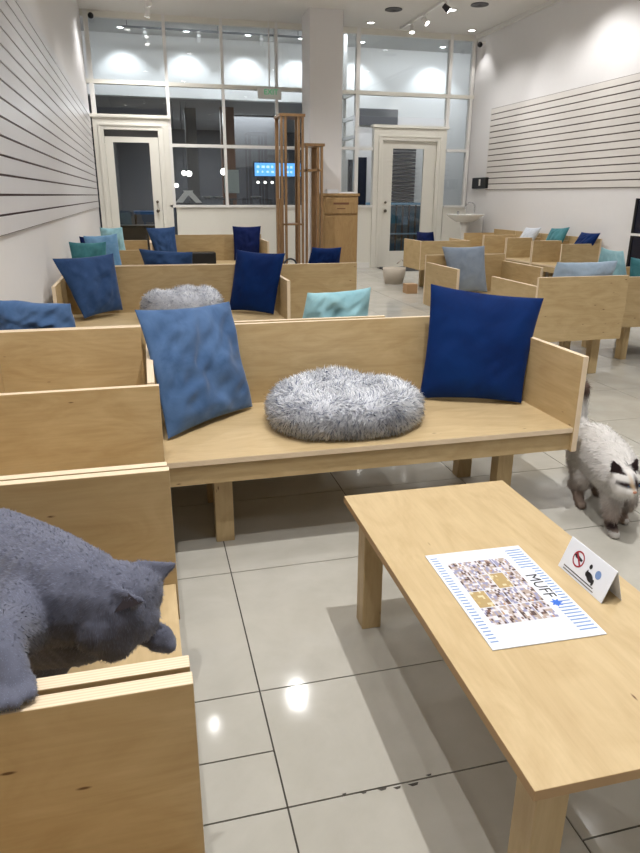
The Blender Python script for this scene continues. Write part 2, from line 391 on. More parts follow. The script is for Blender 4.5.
# blue rail fence of the shop seen through door 2
rf=empty('glass_rail',(5.5,14.5,0),'blue railing seen through the right glass door','railing')
mb=MB().box(-.75,.6,0,.03,.05,1.1,plain('teal_panel',lin(50,92,116),.3)); mb.build('rail_panel',rf)
mb=MB()
for i in range(9): mb.box(-.7+i*.15,-.67+i*.15,-.03,0,.05,1.12,DARK)
mb.build('balusters',rf); MB().box(-.78,.63,-.04,.04,1.12,1.17,plain('rail_blue',lin(130,175,205),.3)).build('rail_top',rf); MB().box(-.78,.63,-.04,.0,.5,.53,plain('rail_blue2',lin(130,175,205),.3)).build('rail_middle',rf)
# blue crate & dark chest seen through left door
b0=empty('bench_table',(.15,14.8,0),'blue topped table seen through the left glass door','table'); MB().box(-.3,.35,-.2,.3,.93,.99,plain('mall_blue',lin(40,90,140),.4)).build('table_top',b0)
for x in(-.27,.3):
    for yy in(-.17,.25): MB().cyl((x,yy,0),(x,yy,.93),.02,BLACK).build('leg',b0)
b0=empty('dark_chest',(-.15,13.6,0),'dark brown chest behind the left glass door','chest'); MB().box(-.4,.4,-.1,.3,0,.72,plain('chest_brown',lin(70,62,58),.5)).build('chest_body',b0); MB().box(-.42,.42,-.12,.32,.72,.76,BLACK).build('chest_lid',b0); MB().box(-.12,.12,-.13,-.1,.4,.43,STEEL).build('chest_handle',b0)
# exit sign
r=empty('exit_sign',(2.27,12.40,2.86),'small white exit sign with green letters hanging in front of the glass','sign')
MB().box(-.2,.2,0,.05,0,.17,WHITE).build('sign_case',r,.004)
def text(s,size,mat,name,parent,M,ext=.001):
    cu=bpy.data.curves.new('t','FONT'); cu.body=s; cu.size=size; cu.extrude=ext; cu.align_x='CENTER'; cu.align_y='CENTER'
    ob=bpy.data.objects.new('t',cu); col.objects.link(ob); bpy.context.view_layer.update()
    me=bpy.data.meshes.new_from_object(ob.evaluated_get(bpy.context.evaluated_depsgraph_get())); bpy.data.objects.remove(ob)
    me.transform(M); me.materials.clear(); me.materials.append(mat); o=bpy.data.objects.new(name,me); col.objects.link(o); o.parent=parent; return o
text('EXIT',.12,GREEN,'letters',r,Matrix.Translation((.02,-.002,.1))@Matrix.Rotation(PI/2,4,'X'))
MB().box(-.01,.01,.02,.03,.17,1.16,WHITE).build('hanger',r)
# ------------------------------------------------------------------ ceiling fittings & lights
def spot(loc,target,power,size=1.2,blend=.7,rad=.035,colr=(1,.985,.97),parent=None):
    L=bpy.data.lights.new('lamp','SPOT'); L.energy=power; L.spot_size=size; L.spot_blend=blend; L.shadow_soft_size=rad; L.color=colr
    o=bpy.data.objects.new('lamp_beam',L); col.objects.link(o); o.location=loc
    o.rotation_euler=(Vector(target)-Vector(loc)).to_track_quat('-Z','Y').to_euler(); return o
def track_head(x,y,z,target,label,power,size=1.1,group='ceiling track spotlights',lit=True):
    r=empty('track_spotlight',(x,y,z),label,'spotlight',group)
    d=(Vector(target)-Vector((x,y,z-.1))).normalized(); c=Vector((0,0,-.10))
    MB().box(-.02,.02,-.05,.05,-.02,0,WHITE).cyl((0,0,-.02),(0,0,-.08),.008,WHITE).build('stem',r)
    MB().cyl(c-d*.06,c+d*.05,.034,WHITE if lit else DARK,.045,20).build('lamp_housing',r,smooth=False)
    MB().cyl(c+d*.0505,c+d*.052,.038,LAMP,n=20).build('bulb',r)
    if power: spot(Vector((x,y,z))+c+d*.06,target,power,size)
def track(x,y0,y1,label):
    r=empty('ceiling_track',(x,(y0+y1)/2,ZC),label,'light track'); h=(y1-y0)/2
    MB().box(-.018,.018,-h,h,-.035,0,WHITE).build('rail',r); MB().box(-.03,.03,-h-.02,-h,-.04,0,WHITE).build('end_cap',r); MB().box(-.03,.03,h,h+.02,-.04,0,WHITE).build('end_cap',r)
track(.32,-2.5,12.0,'white ceiling track running along the left side'); track(4.54,-2.5,12.2,'white ceiling track running along the right side')
ZT=ZC-.035
for y,t,lb,p in ((11.85,(-.1,12.5,1.6),'track spotlight at the far end of the left ceiling track',90),(11.2,(1.3,12.5,1.0),'second track spotlight from the far end of the left track',110),(5.57,(.6,5.0,0),'left track spotlight above the second row of benches',90),(8.4,(-.2,8.2,0),'left track spotlight between the bench rows',80),(2.9,(.4,2.2,0),'left track spotlight above the front bench',60)):
    track_head(.32,y,ZT,t,lb,p,1.5)
for y,t,lb,p in ((11.75,(4.3,10.6,0),'lit track spotlight at the far end of the right track',110),(11.2,(5.9,9.6,2.0),'lit track spotlight second from the far end of the right track',35),(10.4,(6.1,9.7,2.4),'dark track spotlight third from the far end of the right track',45),(8.2,(6.1,7.9,2.3),'right track spotlight aimed at the slat wall',48),(6.2,(6.1,6.1,2.2),'right track spotlight nearest the camera aimed at the slat wall',38)):
    track_head(4.54,y,ZT,t,lb,p,1.15,lit=(y!=10.4))
def downlight(x,y,z,label,power,size=2.3,em=LAMP,group='recessed downlights',colr=(1,.985,.965),rad=.025,tx=0,ty=0):
    r=empty('downlight',(x,y,z),label,'downlight',group)
    m=MB().lathe([(.085,0),(.09,-.006),(.06,-.008),(.055,0)],WHITE,24); m.build('trim_ring',r,smooth=True)
    MB().cyl((0,0,-.001),(0,0,-.004),.055,em,n=24).build('lens',r)
    if power: spot((x,y,z-.02),(x+tx,y+ty,0),power,size,.6,rad,colr)
downlight(3.94,12.1,ZC,'lit recessed downlight beside the pillar',20,1.6)
downlight(5.80,12.15,ZC,'lit recessed downlight in the far right ceiling corner',25,1.6)
for x,y,p in ((.95,1.55,360),(-.25,.5,170),(1.29,6.0,130),(3.2,3.6,75),(3.2,8.2,170),(1.2,9.6,190),(5.2,5.0,130),(5.3,8.6,110),(2.6,-1.2,70),(5.0,1.2,70),(.0,11.4,90),(4.9,11.0,110)):
    downlight(x,y,ZC,'recessed ceiling downlight over the seating area, outside the photo',p)
for x,y,lb in ((4.01,11.2,'round ceiling vent nearest the pillar'),(5.16,10.6,'round ceiling vent nearest the right wall')):
    v=empty('ceiling_vent',(x,y,ZC),lb,'vent'); MB().lathe([(.13,0),(.135,-.012),(.1,-.016),(.095,-.006),(.05,-.02),(.045,-.004)],SHOP,28).build('vent_ring',v,smooth=True)
# mall downlights and a track lamp row beyond the glass
for x,lb in ((-.12,'leftmost'),(1.08,'second from the left'),(2.25,'third from the left'),(3.3,'fourth from the left'),(4.55,'fifth from the left'),(6.3,'rightmost')):
    downlight(x,14.5,4.22,lb+' of the cool downlights in the corridor beyond the glass',60,1.7,LAMPC,'corridor downlights beyond the glass',(.82,.9,1),ty=1.2)
tr=empty('corridor_track',(1.6,13.9,4.10),'thin lighting rail beyond the glass','light track'); MB().box(-1.7,1.6,-.015,.015,0,.03,SHOP).build('rail',tr)
for x in (-1.6,0,1.5): MB().cyl((x,0,.03),(x,0,.12),.006,SHOP).build('hanger',tr)
for x,lb in ((.3,'left'),(1.25,'middle'),(2.4,'right')):
    track_head(x,13.9,4.10,(x,15,3.2),lb+' lamp on the thin rail beyond the glass',0,1,'corridor rail lamps')
L=bpy.data.lights.new('shop','AREA'); L.energy=330; L.size=3; L.color=(.9,.95,1); o=bpy.data.objects.new('shop_lamp',L); col.objects.link(o); o.location=(2,18.5,3.1)
# security cameras
for x,y,z,lb,s in ((-.53,12.39,3.93,'small black dome camera in the left top corner of the glass front',1),(6.0,12.2,3.83,'small black dome camera in the right top corner by the wall',-1)):
    c=empty('security_camera',(x,y,z),lb,'camera'); (MB().cyl((0,.125,.04),(0,.02,.02),.02,WHITE) if s>0 else MB().cyl((.10,0,.04),(.02,0,.02),.02,WHITE)).build('bracket',c); MB().ball((0,0,0),.045,BLACK).build('dome',c,smooth=True)
# ------------------------------------------------------------------ seating
def seat_unit(name,label,cat,loc,rz,w,d=.68,arms=(1,1),back=True,group=None,legs=True,backh=.765,inset=.215):
    """front edge on local y=0, facing -y; x from 0 to w"""
    r=empty(name,loc,label,cat,group,rz); T=.025
    x0=T if arms[0] else 0; x1=w-T if arms[1] else w
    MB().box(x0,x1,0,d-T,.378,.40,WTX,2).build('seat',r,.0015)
    a=MB(); a.box(x0,x1,.012,.034,.30,.378,WX,1); a.box(x0,x1,d-T-.03,d-T-.008,.30,.378,WX,1); a.build('apron',r,.001)
    if back: MB().box(0 if not arms[0] else 0,w,d-T,d,.30,backh,WX,1).build('backrest',r,.0015)
    if arms[0]: MB().box(0,T,-.005,d-T,.295,.70,WY,0).build('armrest',r,.0015)
    if arms[1]: MB().box(w-T,w,-.005,d-T,.295,.70,WY,0).build('armrest',r,.0015)
    if legs:
        for lx in (inset,w-inset-.072):
            for ly in (.115,d-.20):
                MB().box(lx,lx+.072,ly,ly+.06,0,.378,WZ).build('leg',r,.003)
    return r
G='plywood benches'; 
seat_unit('bench','long birch plywood bench at the centre holding the fluffy cat bed, between two big cushions','bench',(-.025,2.265,0),0,1.71,.68,(1,1),group=G)
# backrest panel of the corner unit left of it
seat_unit('corner_seat','birch corner seat against the left wall, its back level with the front bench','bench',(-.64,2.30,0),0,.60,.675,(1,0),group=G,inset=.1)
seat_unit('bench','birch bench facing away, directly behind the front bench','bench',(1.08,3.70,0),PI,1.70,.72,(1,1),group=G)
seat_unit('bench','birch bench in the second row holding the far fluffy cat bed','bench',(-.64,4.98,0),0,1.68,.68,(1,1),group=G)
seat_unit('bench','birch bench facing away, hidden behind the second row backrest','bench',(.50,6.40,0),PI,1.14,.70,(1,1),group=G)
seat_unit('bench','birch bench in the rear row by the front windows with a dark box','bench',(.08,9.44,0),0,1.60,.68,(1,1),group=G)
seat_unit('bench','birch bench standing against the left wall between the second and rear rows','bench',(.045,8.20,0),PI/2,1.86,.70,(1,1),group=G)
seat_unit('bench','low backless birch bench by the left wall under the teal cushion','bench',(-.03,6.47,0),PI/2,1.70,.64,(0,0),back=False,group=G)
CH='plywood armchairs'
seat_unit('armchair','birch box armchair at bottom left, nearest the camera, only its arm panel in view','chair',(.014,.03,0),PI/2,.725,.66,(1,1),group=CH)
seat_unit('armchair','birch box armchair on which the grey cat stands','chair',(.012,.765,0),PI/2,.725,.66,(1,1),group=CH)
seat_unit('armchair','birch box armchair behind the grey cat, beside the front bench','chair',(.008,1.497,0),PI/2,.74,.66,(1,1),group=CH)
seat_unit('armchair','birch armchair seen from behind beside the second row bench, navy cushion over its back','chair',(1.74,6.23,0),PI,.66,.68,(1,1),group=CH)
seat_unit('armchair','birch armchair seen from behind at the right, with a pale blue cushion over its back','chair',(3.405,4.92,0),PI,.735,.68,(1,1),group=CH,inset=.06)
seat_unit('armchair','birch armchair cut by the right photo edge, with aqua cushions','chair',(3.72,5.38,0),-PI/2,.74,.68,(1,1),group=CH,inset=.1)
seat_unit('armchair','birch armchair holding the big grey blue cushion','chair',(2.63,5.47,0),0,.84,.72,(1,1),group=CH)
seat_unit('armchair','birch armchair near the right glass door','chair',(4.57,9.80,0),PI,.76,.66,(1,1),group=CH,backh=.70)
for y0,lb in ((10.45,'birch armchair against the right wall, farthest from the camera'),(9.70,'birch armchair against the right wall holding the white cushion'),(8.95,'birch armchair against the right wall holding the teal cushion'),(8.20,'birch armchair against the right wall, nearest of its row, with the navy cushion')):
    seat_unit('armchair',lb,'chair',(5.46,y0+.74,0),-PI/2,.74,.60,(1,1),group=CH,inset=.06)
# low table
t=empty('coffee_table',(.79,1.25,0),'low rectangular birch coffee table holding the menu and the small sign','table',None,-.013)
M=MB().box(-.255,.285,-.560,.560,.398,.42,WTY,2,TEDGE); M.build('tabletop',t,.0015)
fr=MB()
fr.box(-.15,.18,-.46,-.44,.34,.397,WX); fr.box(-.15,.18,.44,.46,.34,.397,WX); fr.box(-.17,-.15,-.46,.46,.34,.397,WY); fr.box(.18,.20,-.46,.46,.34,.397,WY)
fr.build('apron',t,.001)
for lx in (-.218,.205):
    for ly in (-.52,.45): MB().box(lx,lx+.062,ly,ly+.066,0,.3975,WZ).build('leg',t,.003)
# ------------------------------------------------------------------ cushions
def cushion(label,mat,BL,BR,TR,TL,T=.13,n=34,seed=0,wr=.012,group='scatter cushions'):
    BL,BR,TR,TL=map(Vector,(BL,BR,TR,TL)); c=(BL+BR+TR+TL)/4
    nrm=(BR-BL).cross(TL-BL).normalized()
    vs=[];idx={}
    def P(u,v,side):
        # u,v in -1..1 ; corners point outwards, edges draw in
        pu=u*(1-.055*(1-v*v)); pv=v*(1-.055*(1-u*u))
        a=(pu+1)/2;b=(pv+1)/2
        p=BL.lerp(BR,a).lerp(TL.lerp(TR,a),b)
        h=T/2*max(0,(1-abs(u)**2.6))**.55*max(0,(1-abs(v)**2.6))**.55
        q=Vector((u*1.3+seed*3.1,v*1.3,side*2.0))
        w=noise.noise(q*1.6)*.9+noise.noise(q*3.6)*.45
        r=abs(noise.noise(Vector((u*1.1+v*1.4+seed,(v-u)*2.6,side+seed))))
        for fi in range(3):
            an=seed*1.7+fi*2.1; dd=u*math.cos(an)+v*math.sin(an)+.25*math.sin(seed+fi*3)+.15*noise.noise(Vector((u*2,v*2,fi+seed))); r+=.55*math.exp(-(dd/.07)**2)*max(0,noise.noise(Vector((u*1.2,v*1.2,fi*5+seed)))+.25)
        edgef=(1-abs(u)**4)*(1-abs(v)**4)
        h2=h+(w*wr-r*wr*1.6)*edgef
        e=(noise.noise(Vector((u*2.4,v*2.4,seed*7.7)))*.5)*wr
        return p+nrm*(side*h2+e)
    f=[]
    for side in(1,-1):
        for j in range(n+1):
            for i in range(n+1):
                u=-1+2*i/n;v=-1+2*j/n
                # denser near borders
                u=math.sin(u*PI/2);v=math.sin(v*PI/2)
                bd=i in(0,n) or j in(0,n)
                if bd and side==-1: idx[(i,j,-1)]=idx[(i,j,1)];continue
                idx[(i,j,side)]=len(vs); vs.append(P(u,v,side)-c)
        for j in range(n):
            for i in range(n):
                q=(idx[(i,j,side)],idx[(i+1,j,side)],idx[(i+1,j+1,side)],idx[(i,j+1,side)])
                f.append(q if side==1 else q[::-1])
    me=bpy.data.meshes.new('cushion'); me.from_pydata([tuple(x) for x in vs],[],f); me.materials.append(mat)
    me.polygons.foreach_set('use_smooth',[True]*len(f)); me.update()
    o=bpy.data.objects.new('cushion',me); col.objects.link(o); o.location=c
    # seam piping around the rim
    s=o.modifiers.new('s','SUBSURF'); s.levels=1; s.render_levels=1
    return tag(o,label,'cushion',group)
cushion('big washed denim blue cushion leaning in the left corner of the front bench',DENIM,(.035,2.49,.41),(.415,2.83,.41),(.345,2.955,.862),(-.052,2.66,.886),.12,seed=1,wr=.022)
cushion('big deep navy cushion leaning in the right corner of the front bench',NAVY,(1.19,2.79,.405),(1.615,2.60,.41),(1.735,2.70,.868),(1.24,2.84,.928),.13,seed=2,wr=.008)
cushion('slate blue cushion in the left corner of the second row bench',DENIM2,(-.475,5.28,.42),(-.20,5.55,.435),(-.235,5.60,.87),(-.655,5.32,.86),.12,seed=3)
cushion('navy cushion in the right corner of the second row bench',NAVY,(.63,5.50,.41),(.96,5.24,.405),(1.055,5.22,.88),(.715,5.52,.892),.13,seed=4,wr=.008)
cushion('crumpled blue cushion flopped over the corner seat backrest at the left edge',DENIM,(-.68,3.25,.56),(-.29,3.09,.60),(-.33,3.10,.852),(-.645,3.16,.875),.15,seed=5,wr=.03)
cushion('light aqua cushion poking up behind the front bench backrest',AQUA,(.66,3.20,.52),(1.06,3.16,.52),(1.045,3.10,.885),(.735,3.12,.865),.12,seed=6,wr=.022)
cushion('teal green cushion by the left wall behind the slate blue one',TEAL,(-.66,6.78,.405),(-.36,6.78,.405),(-.345,6.86,.880),(-.68,6.84,.885),.11,seed=7)
cushion('mid blue cushion leaning by the left wall beside the teal one',SKYB,(-.53,7.40,.405),(-.22,7.55,.405),(-.27,7.66,.915),(-.60,7.52,.90),.11,seed=8)
cushion('palest blue cushion by the left wall, furthest back of the group',AQUA,(-.50,8.7,.47),(-.20,8.75,.50),(-.24,8.8,.93),(-.50,8.75,.93),.11,seed=9)
cushion('dark navy cushion corner peeking out by the left wall',NAVY2,(-.66,8.08,.405),(-.40,8.08,.405),(-.45,8.14,.86),(-.69,8.1,.865),.08,seed=10)
cushion('slate blue cushion standing upright on the rear row bench',DENIM2,(.17,9.86,.41),(.46,9.86,.41),(.44,9.98,.885),(.045,9.98,.87),.11,seed=11)
cushion('blue cushion hanging over the second row backrest in the middle',DENIM2,(.03,5.86,.52),(.40,5.83,.52),(.385,5.78,.855),(-.045,5.80,.888),.11,seed=12,wr=.016)
cushion('darkest navy cushion at the right end of the rear row bench',NAVY2,(1.25,9.95,.41),(1.62,9.90,.41),(1.66,9.98,.885),(1.25,10.0,.885),.1,seed=13)
cushion('navy cushion showing above the armchair back near the wooden tower',NAVY,(1.30,5.85,.52),(1.66,5.83,.52),(1.655,5.74,.882),(1.40,5.76,.884),.12,seed=14)
cushion('big plain grey blue cushion standing on the armchair seat',GREYB,(2.88,6.09,.405),(3.25,6.05,.41),(3.215,6.12,.850),(2.775,6.14,.845),.11,seed=15,wr=.005)
cushion('small navy cushion on the armchair near the right glass door',NAVY2,(3.92,9.55,.42),(4.12,9.25,.42),(4.02,9.22,.825),(3.93,9.62,.81),.10,seed=16)
cushion('white cushion on the right wall armchairs',WHITEF,(5.86,10.22,.42),(5.86,9.80,.42),(5.94,9.52,.86),(5.94,9.98,.84),.12,seed=17)
cushion('teal cushion on the right wall armchairs beside the white one',TEAL,(5.88,9.42,.42),(5.88,8.98,.42),(5.96,8.83,.895),(5.95,9.28,.86),.10,seed=18)
cushion('navy cushion on the nearest right wall armchair',NAVY,(5.86,8.72,.42),(5.86,8.32,.42),(5.95,8.10,.85),(5.95,8.52,.84),.12,seed=19)
cushion('pale blue cushion flopped over the armchair back at the right',PALE,(2.80,4.42,.52),(3.34,4.42,.52),(3.36,4.33,.862),(2.85,4.32,.862),.13,seed=20,wr=.016)
cushion('aqua cushion at the right photo edge behind the pale blue one',AQUA,(3.53,4.83,.42),(3.98,4.88,.42),(3.86,4.93,.88),(3.55,4.80,.925),.12,seed=21)
cushion('teal cushion half cut off by the right photo edge',TEAL,(3.87,4.80,.42),(4.20,4.80,.42),(4.25,4.88,.80),(3.84,4.80,.84),.12,seed=22)
# ------------------------------------------------------------------ fur
def add_fur(verts,tris,n,length,width,colfn,droop=.3,jit=.5,seed=1,flow=None,mask=None):
    rg=np.random.default_rng(seed); V=np.array(verts); T=np.array(tris)
    a,b,c=V[T[:,0]],V[T[:,1]],V[T[:,2]]; cr=np.cross(b-a,c-a); ar=np.linalg.norm(cr,axis=1)/2; N=cr/(2*ar[:,None]+1e-12)
    ti=rg.choice(len(T),n,p=ar/ar.sum()); u=rg.random(n);v=rg.random(n); s=u+v>1; u[s]=1-u[s]; v[s]=1-v[s]
    P=a[ti]+(b-a)[ti]*u[:,None]+(c-a)[ti]*v[:,None]; Nn=N[ti]
    J=rg.normal(size=(n,3))*jit
    if flow is not None: J=J+flow(P)
    D=Nn+J; D[:,2]-=droop; D/=np.linalg.norm(D,axis=1)[:,None]
    # never dive inside
    k=np.sum(D*Nn,axis=1); D+=Nn*np.clip(.25-k,0,None)[:,None]; D/=np.linalg.norm(D,axis=1)[:,None]
    side=np.cross(D,rg.normal(size=(n,3))); side/=np.linalg.norm(side,axis=1)[:,None]
    fl_=np.sum(np.cross(side,D)*Nn,axis=1)<0; side[fl_]*=-1
    L=length*(.6+.6*rg.random(n))
    if mask is not None: L=L*mask(P)
    D2=D.copy(); D2[:,2]-=.35; D2/=np.linalg.norm(D2,axis=1)[:,None]
    w=width*(.7+.6*rg.random(n))
    p0=P-side*w[:,None]/2-Nn*.001; p1=P+side*w[:,None]/2-Nn*.001
    m=P+D*(L*.55)[:,None]; p2=m-side*(w*.38)[:,None]; p3=m+side*(w*.38)[:,None]; p4=m+D2*(L*.5)[:,None]
    out=np.stack([p0,p1,p3,p2,p4],1).reshape(-1,3)
    C0,C1=colfn(P,rg)   # root, tip
    Cm=C0*.5+C1*.5
    cc=np.stack([C0,C0,Cm,Cm,C1],1).reshape(-1,3)
    i=np.arange(n)*5
    F=[(k,k+1,k+2,k+3) for k in i]+[(k+3,k+2,k+4) for k in i]
    nn=np.repeat(Nn,5,axis=0); add_fur.normals=nn
    return out,F,cc
def fur_object(name,verts,faces,base_colfn,blades,mat,loc,parent=None):
    bn=add_fur.normals
    """one mesh: skin surface and its hair blades, colour stored per point"""
    vs=[np.array(verts)];F=[tuple(f) for f in faces]; C=[base_colfn(np.array(verts))]; off=len(verts); nb=len(F)
    for v,f,c in blades:
        vs.append(v); F+= [tuple(int(i)+off for i in q) for q in f]; C.append(c); off+=len(v)
    V=np.concatenate(vs)-np.array(loc); C=np.concatenate(C)
    me=bpy.data.meshes.new(name); me.from_pydata(V.tolist(),[],F); me.materials.append(mat)
    at=me.color_attributes.new('Col','FLOAT_COLOR','POINT'); at.data.foreach_set('color',np.concatenate([C,np.ones((len(C),1))],1).astype(np.float32).ravel())
    me.polygons.foreach_set('use_smooth',[True]*len(F)); me.update()
    nb=len(verts); vn=np.zeros(len(V)*3); me.vertices.foreach_get('normal',vn); vn=vn.reshape(-1,3); vn[nb:]=bn
    me.normals_split_custom_set_from_vertices(vn.tolist())
    o=bpy.data.objects.new(name,me); col.objects.link(o); o.location=loc; o.parent=parent
    return o
def L3(r,g,b): return np.array(lin(r,g,b)[:3])
def cat_bed(cx,cy,z,rx,ry,h,n,label,seed):
    prof=[(.0,0),(.80,.0),(.93,.10),(1.0,.30),(1.0,.55),(.93,.80),(.80,.96),(.66,1.0),(.50,.93),(.36,.80),(.18,.74),(.0,.73)]
    K=56; vs=[];fs=[]; rg=random.Random(seed)
    for a,(r,zz) in enumerate(prof):
        for j in range(K):
            t=2*PI*j/K; k=1+.035*math.sin(3*t+seed)+.025*math.sin(5*t+a*.3); q=.985 if a%2 else 1
            zf=1+.06*math.sin(2*t+1.0+seed)+.05*math.sin(5*t)
            vs.append((cx+rx*r*k*math.cos(t),cy+ry*r*k*math.sin(t),z+.004+h*zz*zf))
    for a in range(len(prof)-1):
        for j in range(K):
            q=(j+1)%K; fs.append((a*K+j,a*K+q,(a+1)*K+q)); fs.append((a*K+j,(a+1)*K+q,(a+1)*K+j))
    base=lambda P:np.tile(L3(215,217,225),(len(P),1))
    def cf(P,rg):
        n=len(P); t=rg.random((n,1)); d=rg.random((n,1))
        dark=(d<.22)
        root=np.where(dark,L3(126,134,158),L3(232,234,240)); tip=L3(250,251,253)*np.ones((n,1))
        tip=np.where(d<.12,L3(130,138,160),tip)
        return root*np.ones((n,3)),tip*np.ones((n,3))
    fs2=[f for f in fs if max(vs[i][2] for i in f)>z+.012]
    def flow(P):
        q=(P-np.array([cx,cy,z]))*30; return np.stack([np.sin(q[:,1]*1.3+q[:,2]),np.sin(q[:,0]*1.1),np.sin(q[:,0]+q[:,1])*.4],1)*.55
    b=[add_fur(vs,fs2,n,.031,.0034,cf,.35,.35,seed,flow)]
    # keep tips above the seat
    v,f,c=b[0]; v[:,2]=np.maximum(v[:,2],z+.003)
    o=fur_object('cat_bed',vs,fs,base,b,LONGFUR,(cx,cy,z)); return tag(o,label,'cat bed','fluffy cat beds')
cat_bed(.765,2.585,.40,.315,.285,.145,26000,'round fluffy grey and white cat bed in the middle of the front bench',3)
cat_bed(.26,5.28,.40,.30,.27,.20,9000,'fluffy pale cat bed on the second row bench, mostly hidden',5)
# ------------------------------------------------------------------ cats
def sweep_mesh(chains,ears,voxel,smooth=8):
    bm=bmesh.new()
    def sph(c,r,sc=(1,1,1)):
        m=Matrix.Translation(c)@Matrix.Diagonal((r*sc[0],r*sc[1],r*sc[2],1)); bmesh.ops.create_icosphere(bm,subdivisions=2,radius=1,matrix=m)
    for ch in chains:
        for i in range(len(ch)-1):
            a,b=ch[i],ch[i+1]; pa,pb=Vector(a[:3]),Vector(b[:3]); d=(pb-pa).length; n=max(1,int(d/(.3*min(a[3],b[3])))) 
            for k in range(n+1):
                t=k/n; s=t; sph(pa.lerp(pb,t),a[3]*(1-s)+b[3]*s)
        if len(ch)==1: sph(ch[0][:3],ch[0][3],ch[0][4] if len(ch[0])>4 else (1,1,1))
    for (bc,tip,wd,hw,th) in ears:   # base centre, tip, width direction, half width, thickness dir
        bc,tip,wd,th=map(Vector,(bc,tip,wd,th))
        pts=[bc+wd*hw+th,bc-wd*hw+th,bc-wd*hw-th*.6,bc+wd*hw-th*.6,tip+wd*hw*.12+th*.4,tip-wd*hw*.12+th*.4,tip-wd*hw*.12-th*.3,tip+wd*hw*.12-th*.3]
        vv=[bm.verts.new(p) for p in pts]
        for f in((0,1,2,3),(7,6,5,4),(0,4,5,1),(1,5,6,2),(2,6,7,3),(3,7,4,0)): bm.faces.new([vv[i] for i in f])
        bmesh.ops.recalc_face_normals(bm,faces=bm.faces[-6:])
    me=bpy.data.meshes.new('tmp'); bm.to_mesh(me); bm.free()
    o=bpy.data.objects.new('tmp',me); col.objects.link(o)
    r=o.modifiers.new('r','REMESH'); r.mode='VOXEL'; r.voxel_size=voxel
    s=o.modifiers.new('s','SMOOTH'); s.iterations=smooth; s.factor=.5
    t=o.modifiers.new('t','TRIANGULATE')
    bpy.context.view_layer.update()
    em=bpy.data.meshes.new_from_object(o.evaluated_get(bpy.context.evaluated_depsgraph_get()))
    vs=[tuple(v.co) for v in em.vertices]; fs=[tuple(p.vertices) for p in em.polygons]
    bpy.data.objects.remove(o); return vs,fs
# grey short-haired cat
hc=Vector((-.082,.955,.697))
ch=[
 [(-.40,1.20,.60,.10),(-.31,1.19,.645,.115),(-.235,1.10,.668,.102),(-.185,1.02,.690,.092),(-.145,.975,.705,.078),(-.11,.96,.70,.066)],
 [tuple(hc)+(.062,(1.04,1.0,1.0))],
 [(-.080,.945,.69,.056),(-.090,.932,.655,.042),(-.094,.928,.638,.030)],
 [(-.058,.965,.70,.048),(-.110,.93,.675,.046),(-.062,.94,.672,.044)],
 # near front leg on the arm panel
 [(-.215,.98,.69,.066),(-.228,.90,.705,.045),(-.224,.84,.735,.032),(-.216,.80,.732,.025),(-.206,.785,.722,.023),(-.203,.772,.717,.020)],
 [(-.220,.770,.714,.0100),(-.226,.744,.711,.0088)],[(-.209,.762,.715,.0100),(-.2105,.733,.712,.0090)],[(-.196,.762,.715,.0100),(-.195,.733,.712,.0090)],[(-.185,.770,.714,.0100),(-.1795,.746,.711,.0088)],
 # far front leg reaching over the seat
 [(-.15,1.0,.65,.055),(-.105,.995,.635,.034),(-.075,.985,.628,.026),(-.04,.975,.615,.023),(-.022,.97,.605,.022)],
 [(-.03,.962,.604,.017),(-.010,.960,.594,.013)],[(-.025,.978,.600,.016),(-.008,.975,.592,.012)],
 # haunches and hind legs on the seat
 [(-.31,1.15,.60,.095),(-.235,1.10,.52,.062),(-.25,1.15,.455,.034),(-.215,1.10,.424,.025),(-.185,1.06,.422,.022)],
 [(-.36,1.27,.58,.09),(-.31,1.27,.50,.058),(-.33,1.31,.45,.034),(-.29,1.26,.424,.025),(-.26,1.23,.422,.022)],
 [(-.15,1.02,.62,.07),(-.24,1.10,.585,.085)],
 # tail off to the left
 [(-.45,1.21,.60,.035),(-.54,1.22,.56,.03),(-.61,1.20,.50,.027),(-.62,1.12,.47,.022)],
]
ears=[((-.040,.975,.722),(.012,.985,.731),(-.28,.25,.75),.034,(-.004,-.008,.004)),
      ((-.075,.912,.728),(-.040,.882,.736),(-.60,.30,.50),.032,(.003,.005,.006))]
vs,fs=sweep_mesh(ch,ears,.0042,4)
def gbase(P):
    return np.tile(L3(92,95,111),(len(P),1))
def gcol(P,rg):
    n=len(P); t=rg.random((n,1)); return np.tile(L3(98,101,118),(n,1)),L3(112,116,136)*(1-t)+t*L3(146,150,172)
def gflow(P):
    d=np.tile(np.array([-.8,.5,-.5]),(len(P),1))
    leg=P[:,1]<.9; d[leg]=(0,-.2,-1.2); return d
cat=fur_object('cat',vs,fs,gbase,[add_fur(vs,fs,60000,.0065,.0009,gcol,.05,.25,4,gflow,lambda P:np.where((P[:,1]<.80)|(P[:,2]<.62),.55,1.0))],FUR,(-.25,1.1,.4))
tag(cat,'grey short haired cat leaning over the armchair panel at the left','cat')
EYE=plain('cat_eye_amber',lin(170,120,40),.1); PINK=plain('ear_inner',lin(46,38,44),.7); NOSE=plain('cat_nose',lin(120,80,78),.4)
off=Vector((-.25,1.1,.4))
for p in ((-.040,.958,.657),(-.110,.955,.650)):
    MB().ball(tuple(Vector(p)-off),.0085,EYE,12,8).build('eye',cat,smooth=True)
MB().ball(tuple(Vector((-.086,.950,.622))-off),.006,NOSE,10,6,(1.2,.8,.8)).build('nose',cat,smooth=True)
e=MB(); e.poly([tuple(Vector(q)-off) for q in ((-.086,.898,.712),(-.062,.900,.742),(-.046,.880,.733))],PINK); tag(e.build('ear_inner',cat),'dark pink inside of the ear')
